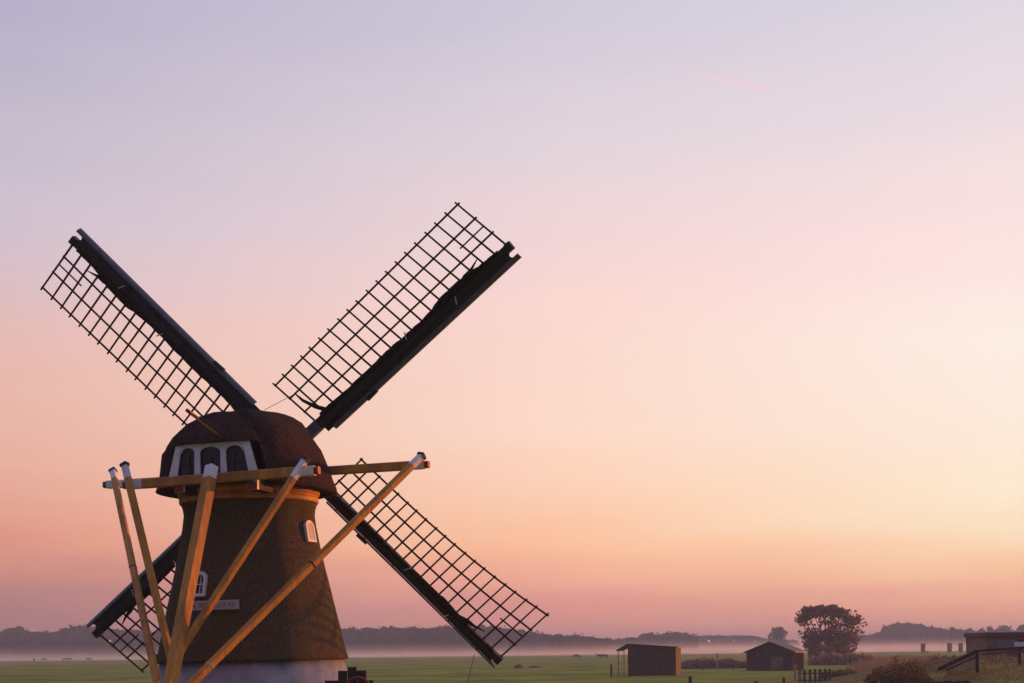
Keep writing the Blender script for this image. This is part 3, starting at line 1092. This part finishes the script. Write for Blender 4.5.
wood('far_wood', [(608, 639), (620, 638.5), (632, 637), (641, 636), (646, 633), (656, 633.5), (662, 632.5), (672, 631.5), (683, 632), (690, 635), (694, 637)], 980, 7, 1.5, 120)
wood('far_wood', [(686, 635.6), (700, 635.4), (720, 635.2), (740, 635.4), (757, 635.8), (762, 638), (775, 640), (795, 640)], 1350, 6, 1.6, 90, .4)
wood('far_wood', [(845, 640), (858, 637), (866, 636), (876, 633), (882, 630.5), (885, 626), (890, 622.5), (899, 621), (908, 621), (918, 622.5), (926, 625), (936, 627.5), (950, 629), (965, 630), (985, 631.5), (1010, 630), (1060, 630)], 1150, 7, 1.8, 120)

def far_tree(px, py, Y, wpx, label, slim):
    top = at(px, py, Y)
    r = empty('slim_tree' if slim else 'round_tree', (top.x, Y, 0))
    h = top.z
    w_ = wpx / FPX * Y
    b = MB()
    b.tube([(0, 0, -.2), (.2, 0, h * .5), (0, 0, h * .85)], [.35, .25, .1], 6)
    b.build('trunk', M['bark'], r, True)
    b = MB()
    for k in range(7 if slim else 14):
        zz = h * random.uniform(.28, .84)
        cc = Vector((random.uniform(-.28, .28) * w_, random.uniform(-.3, .3) * w_, zz))
        rad = w_ * (.42 if slim else .36) * (1.1 - .45 * abs(zz / h - .55))
        leaves(b, 90, lambda: in_ball(cc, (rad, rad, h * .16), .15), 1.6)
    b.build('crown', M['leaf_far_haze_tint'], r)
    tag(r, label, 'tree', 'trees in the misty row on the right')
ords = ['first', 'second', 'third', 'fourth', 'fifth']
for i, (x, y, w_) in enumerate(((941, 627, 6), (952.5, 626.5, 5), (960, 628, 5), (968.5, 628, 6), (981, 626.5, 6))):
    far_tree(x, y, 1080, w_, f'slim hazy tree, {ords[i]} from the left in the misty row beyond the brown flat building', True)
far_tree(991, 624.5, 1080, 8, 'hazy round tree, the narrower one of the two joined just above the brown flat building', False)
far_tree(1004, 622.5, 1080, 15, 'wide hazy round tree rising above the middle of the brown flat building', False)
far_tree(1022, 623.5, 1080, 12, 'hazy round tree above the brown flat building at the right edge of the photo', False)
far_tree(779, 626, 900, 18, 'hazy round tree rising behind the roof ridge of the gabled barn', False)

# ------------------------------------------------------------------ flat building and railing on the bank
Y3 = 116
c0 = at(987, 660, Y3)
fb = empty('flat_building', (c0.x, Y3, 0), R(-2))
tag(fb, 'brown flat roofed brick building behind the timber railing at the right edge', 'building')
zt = at(967.5, 632.5, Y3).z
b = MB()
b.box((4.2, 3.0, (zt - .35) / 2 - .1), (8.4, 6.0, zt - .35 + .2))
b.build('wall', M['brown_wall'], fb)
b = MB()
b.box((4.2, 3.0, zt - .18), (8.7, 6.3, .33))
b.build('roof', M['post'], fb)
b = MB()
b.box((3.9, -.03, zt - 1.0), (6.0, .05, .75))
b.build('panel', M['grey_panel'], fb)
b = MB()
b.box((2.75, -.08, zt - 1.02), (1.1, .04, .42))
sg = b.build('sign', M['white'], fb)
b = MB()
b.box((2.75, -.105, zt - .68), (.55, .02, .26))
b.build('sign_top', M['red'], sg)

YR = 99
r0 = at(1019.5, 663, YR)
rl = empty('timber_railing', (r0.x, YR, ground_z(r0.x, YR)))
tag(rl, 'dark timber railing with a sloping end on top of the grassy bank', 'railing')
RL = lambda px, py: at(px, py, YR) - Vector(rl.location)
b = MB()
b.bar(RL(938, 669.5), RL(976.5, 651.4), .26, .18, ch=.1)
b.build('sloping_rail', M['timber_dark'], rl)
b = MB()
b.bar(RL(946, 670.5) + Vector((0, .12, 0)), RL(978, 656) + Vector((0, .12, 0)), .16, .10, ch=.1)
b.build('sloping_rail', M['post'], rl)
b = MB()
b.bar(RL(976, 651), RL(1046, 645.8), .17, .16, ch=.1)
b.build('top_rail', M['timber_dark'], rl)
b = MB()
b.bar(RL(981, 654.5), RL(1040, 650.3), .11, .08, ch=.1)
b.build('lower_rail', M['post'], rl)
for px, ty in ((977.5, 651), (1020, 648), (1044, 646.5)):
    q = RL(px, ty)
    gz = ground_z(q.x + rl.location.x, YR) - rl.location.z
    b = MB()
    b.bar((q.x, .1, gz - .3), (q.x, .1, q.z), .20, .18, ch=.1)
    b.build('rail_post', M['timber_dark'], rl)

b = MB()
for _ in range(2600):
    Y = random.uniform(100, 122)
    px = random.uniform(900, 1030)
    q = at(px, 660, Y)
    z = ground_z(q.x, Y)
    d_ = noise.noise(Vector((q.x * .5, Y * .3, 7)))
    if d_ < -.05:
        continue
    b.leaf((q.x, Y, z + random.random() * (.35 + .75 * max(0, d_))), random.uniform(.18, .38))
tag(b.build('scrub', M['reed']), kind='stuff')

# ------------------------------------------------------------------ posts, gates
def fence_post(px, py, Y, w, label, m='post', round_top=False, name='fence_post', cat='post'):
    q = at(px, py, Y)
    z0 = ground_z(q.x, Y)
    b = MB()
    h = q.z - z0
    if round_top:
        b.tube([(0, 0, -.2), (0, 0, h - w * .35), (0, 0, h - w * .12), (0, 0, h)], [w / 2, w / 2, w * .4, w * .15], 12)
    else:
        b.bar((0, 0, -.2), (.02, 0, h), w, side=(1, 0, 0), ch=.15)
    o = b.build(name, M[m], loc=(q.x, Y, z0))
    tag(o, label, cat, 'fence posts in the meadow')
    return o
fence_post(690, 676.3, 108, .26, 'short reddish brown post below the right end of the field shelter')
fence_post(756, 680.6, 106, .36, 'dark round topped post in the grass below the gabled barn', round_top=True)
fence_post(783.5, 677.5, 106, .18, 'thin dark post just left of the picket gate')
fence_post(795, 664, 140, .22, 'pale weathered post at the right corner of the gabled barn', m='pale_post')
fence_post(800, 672, 126, .18, 'pinkish pale post touching the left side of the picket gate', m='pale_post')
fence_post(611, 664.5, 172, .24, 'dark post standing left of the open canopy of the field shelter')
fence_post(702.5, 664, 215, .20, 'dark thin post in front of the low reddish hedge')
fence_post(717, 653.5, 215, .22, 'tall pale post rising in the middle of the low reddish hedge', m='pale_post')
fence_post(733, 661, 215, .18, 'dark post at the barn end of the low reddish hedge')
fence_post(875, 679.6, 70, .42, 'black round topped bollard at the bottom edge below the rounded bush', m='timber_dark', round_top=True, name='bollard', cat='bollard')

# picket gate
YG = 126
q0 = at(798, 669, YG)
pg = empty('picket_gate', (q0.x, YG, 0))
tag(pg, 'dark picket gate of upright boards left of the rounded bush', 'gate')
for i, (px, ty) in enumerate(((800, 670.5), (804.5, 669.8), (810, 669.5), (815, 669), (820, 669), (825, 668.6), (829.5, 668.8))):
    q = at(px, ty, YG)
    b = MB()
    b.bar((q.x - q0.x, 0, .02), (q.x - q0.x, 0, q.z), .27 if i in (0, 4) else .23, .05, side=(1, 0, 0), ch=.1)
    b.build('picket', M['post'], pg)
for z in (.45, 1.05):
    b = MB()
    b.bar((-.1, .06, z), (2.95, .06, z), .10, .06, ch=.1)
    b.build('rail', M['timber_dark'], pg)

# plank gate whose top edge shows at the bottom of the frame
YK = 70
q0, q1 = at(931, 679.8, YK), at(968, 679.0, YK)
kg = empty('plank_gate', (q0.x, YK, ground_z(q0.x, YK)))
tag(kg, 'black plank gate whose ragged top edge shows at the bottom below the railing', 'gate')
zz = kg.location.z
n = 9
b = MB()
for i in range(n):
    w_ = (q1.x - q0.x) / n
    b.box(((i + .5) * w_, 0, (q1.z - zz) / 2 - .15 + random.uniform(-.02, .02)), (w_ * .94, .05, q1.z - zz + .1))
b.build('planks', M['timber_dark'], kg)
for x in (-.1, q1.x - q0.x + .1):
    b = MB()
    b.bar((x, .1, -.3), (x, .1, q1.z - zz - .12), .12, ch=.1)
    b.build('gate_post', M['timber_dark'], kg)

# upright stacks far out in the field
for i, (px, lab) in enumerate(((923, 'leftmost of the three dark upright stacks in the misty field'), (949.5, 'middle one of the three dark upright stacks in the misty field'), (960.5, 'dark upright stack nearest the brown flat building in the misty field'))):
    Y = 640
    top = at(px, 643.5 if i == 0 else 643, Y)
    w_ = 4.6 / FPX * Y
    b = MB()
    prof = [(.40, -.1), (.46, .4), (.50, 1.6), (.52, top.z - .5), (.50, top.z - .15), (.40, top.z)]
    b.lathe([(r * w_, z) for r, z in prof], 14, lambda t, z: 1 + .10 * noise.noise(Vector((math.cos(t) * 2, math.sin(t) * 2, z + i * 5))))
    o = b.build('hay_stack', M['stack'], loc=(top.x, Y, 0), smooth=True)
    tag(o, lab, 'stack', 'upright stacks in the misty field')

# soil heaps by the lower sail tip
for (px, w_, h, lab) in ((518.5, 1.9, .75, 'taller reddish soil heap on the grass by the tip of the lower right sail'), (535, 3.2, .42, 'flat wide reddish soil heap to the right of the lower right sail')):
    q = at(px, 667, 262)
    b = MB()
    prof = [(.5, -.1), (.47, .15), (.36, .55), (.2, .85), (.04, 1.0)]
    b.lathe([(r * w_, z * h) for r, z in prof], 18, lambda t, z: 1 + .25 * noise.noise(Vector((math.cos(t) * 1.5, math.sin(t) * 1.5, z * 2 + px))))
    o = b.build('soil_heap', M['soil'], loc=(q.x, 262, 0), smooth=True)
    tag(o, lab, 'heap', 'soil heaps in the meadow')

# ------------------------------------------------------------------ cows
def cow_mesh(grazing, lying):
    lift = -.55 if lying else 0
    V = [(0, 0, 1.10), (.55, 0, 1.12), (.95, 0, 1.16), (-.55, 0, 1.10), (-.85, 0, 1.08)]
    rad = [.36, .37, .30, .37, .27]
    E = [(0, 1), (1, 2), (0, 3), (3, 4)]
    def chain(start, pts):
        prev = start
        for x, y, z, r in pts:
            V.append((x, y, z))
            rad.append(r)
            E.append((prev, len(V) - 1))
            prev = len(V) - 1
    if grazing:
        chain(2, [(1.25, 0, .92, .20), (1.50, 0, .58, .15), (1.62, 0, .30, .13), (1.78, 0, .12, .08)])
    else:
        chain(2, [(1.22, 0, 1.36, .20), (1.45, 0, 1.52, .15), (1.68, 0, 1.46, .12), (1.86, 0, 1.36, .09)])
    for sy in (-1, 1):
        if lying:
            chain(1, [(.75, .25 * sy, .80, .12), (1.0, .30 * sy, .66, .08), (.75, .34 * sy, .61, .06)])
            chain(3, [(-.75, .28 * sy, .84, .17), (-.4, .38 * sy, .68, .09), (-.7, .40 * sy, .62, .06)])
        else:
            chain(1, [(.70, .20 * sy, .72, .13), (.68, .20 * sy, .40, .075), (.70, .20 * sy, .05, .06)])
            chain(4, [(-.80, .22 * sy, .78, .17), (-.92, .22 * sy, .45, .085), (-.84, .22 * sy, .05, .06)])
    chain(4, [(-1.02, 0, 1.12, .06), (-1.08, 0, .75, .03), (-1.06, 0, .5, .05)])
    me = bpy.data.meshes.new('cow_frame')
    me.from_pydata([(x, y, z + lift) for x, y, z in V], E, [])
    o = bpy.data.objects.new('cow_frame', me)
    col.objects.link(o)
    sk = o.modifiers.new('skin', 'SKIN')
    for i, sv in enumerate(me.skin_vertices[0].data):
        sv.radius = (rad[i], rad[i])
        sv.use_root = (i == 0)
    ss = o.modifiers.new('sub', 'SUBSURF')
    ss.levels = ss.render_levels = 1
    dg = bpy.context.evaluated_depsgraph_get()
    out = bpy.data.meshes.new_from_object(o.evaluated_get(dg))
    bpy.data.objects.remove(o)
    for p in out.polygons:
        p.use_smooth = True
    out.materials.clear()
    out.materials.append(M['cow_brown'])
    out.name = 'cow'
    return out
me_graze, me_stand, me_lie = cow_mesh(True, False), cow_mesh(False, False), cow_mesh(False, True)
herd = [(576, 483, me_graze, 8, 'reddish brown cow grazing alone left of the field shelter'),
        (600.5, 500, me_stand, 190, 'brown cow standing behind another, nearer the sail, left of the field shelter'),
        (605, 470, me_graze, 170, 'brown cow grazing closest to the canopy of the field shelter'),
        (34, 668, me_stand, 100, 'dark cow in the mist, leftmost of the far herd below the left wood'),
        (43.5, 676, me_graze, 10, 'dark grazing cow in the mist, second from the left in the far herd'),
        (65, 672, me_stand, 5, 'dark cow in the mist, left one of the close pair in the far herd'),
        (70, 680, me_graze, 175, 'dark cow in the mist, right one of the close pair in the far herd'),
        (88, 664, me_graze, 15, 'dark cow in the mist nearest the tip of the lower left sail')]
for px, Y, me, rz, lab in herd:
    q = at(px, 655, Y)
    o = bpy.data.objects.new('cow', me)
    o.location = (q.x, Y, ground_z(q.x, Y))
    o.rotation_euler = (0, 0, R(rz))
    col.objects.link(o)
    tag(o, lab, 'cow', 'cows grazing in the meadow')

# ------------------------------------------------------------------ far lamps along the road before the right-hand wood
def emitter(name, color, strength):
    m = bpy.data.materials.new(name)
    m.use_nodes = True
    b = m.node_tree.nodes['Principled BSDF']
    b.inputs['Base Color'].default_value = (.4, .35, .3, 1)
    b.inputs['Emission Color'].default_value = (*color, 1)
    b.inputs['Emission Strength'].default_value = strength
    return m
warm = emitter('lamp_glow', (1.0, .74, .62), .9)
orange = emitter('orange_glow', (1.0, .36, .14), 1.6)
def lamp(px, py, Y, r, m, lab):
    q = at(px, py, Y)
    ro = empty('street_lamp', (q.x, Y, 0))
    b = MB()
    b.tube([(0, 0, -.1), (0, 0, q.z)], [.12, .07], 6)
    b.build('pole', M['iron'], ro)
    b = MB()
    b.lathe([(r * .5, q.z - r), (r, q.z - r * .2), (r * .85, q.z + r * .5), (r * .2, q.z + r * .8)], 10)
    b.build('lamp_head', m, ro, True)
    tag(ro, lab, 'lamp', 'lit lamps before the far woods')
lamp(709, 641, 960, .62, warm, 'brightest far street lamp in front of the low wood between shelter and barn')
lamp(719, 641.5, 960, .28, warm, 'faint far street lamp just right of the brightest one')
lamp(733.5, 641, 960, .36, warm, 'pale far street lamp midway between the brightest one and the barn')
lamp(755, 641, 960, .32, warm, 'faint far street lamp just left of the barn roof')
lamp(110, 641, 700, .42, orange, 'tiny orange lamp before the left wood seen beside the lower left sail')
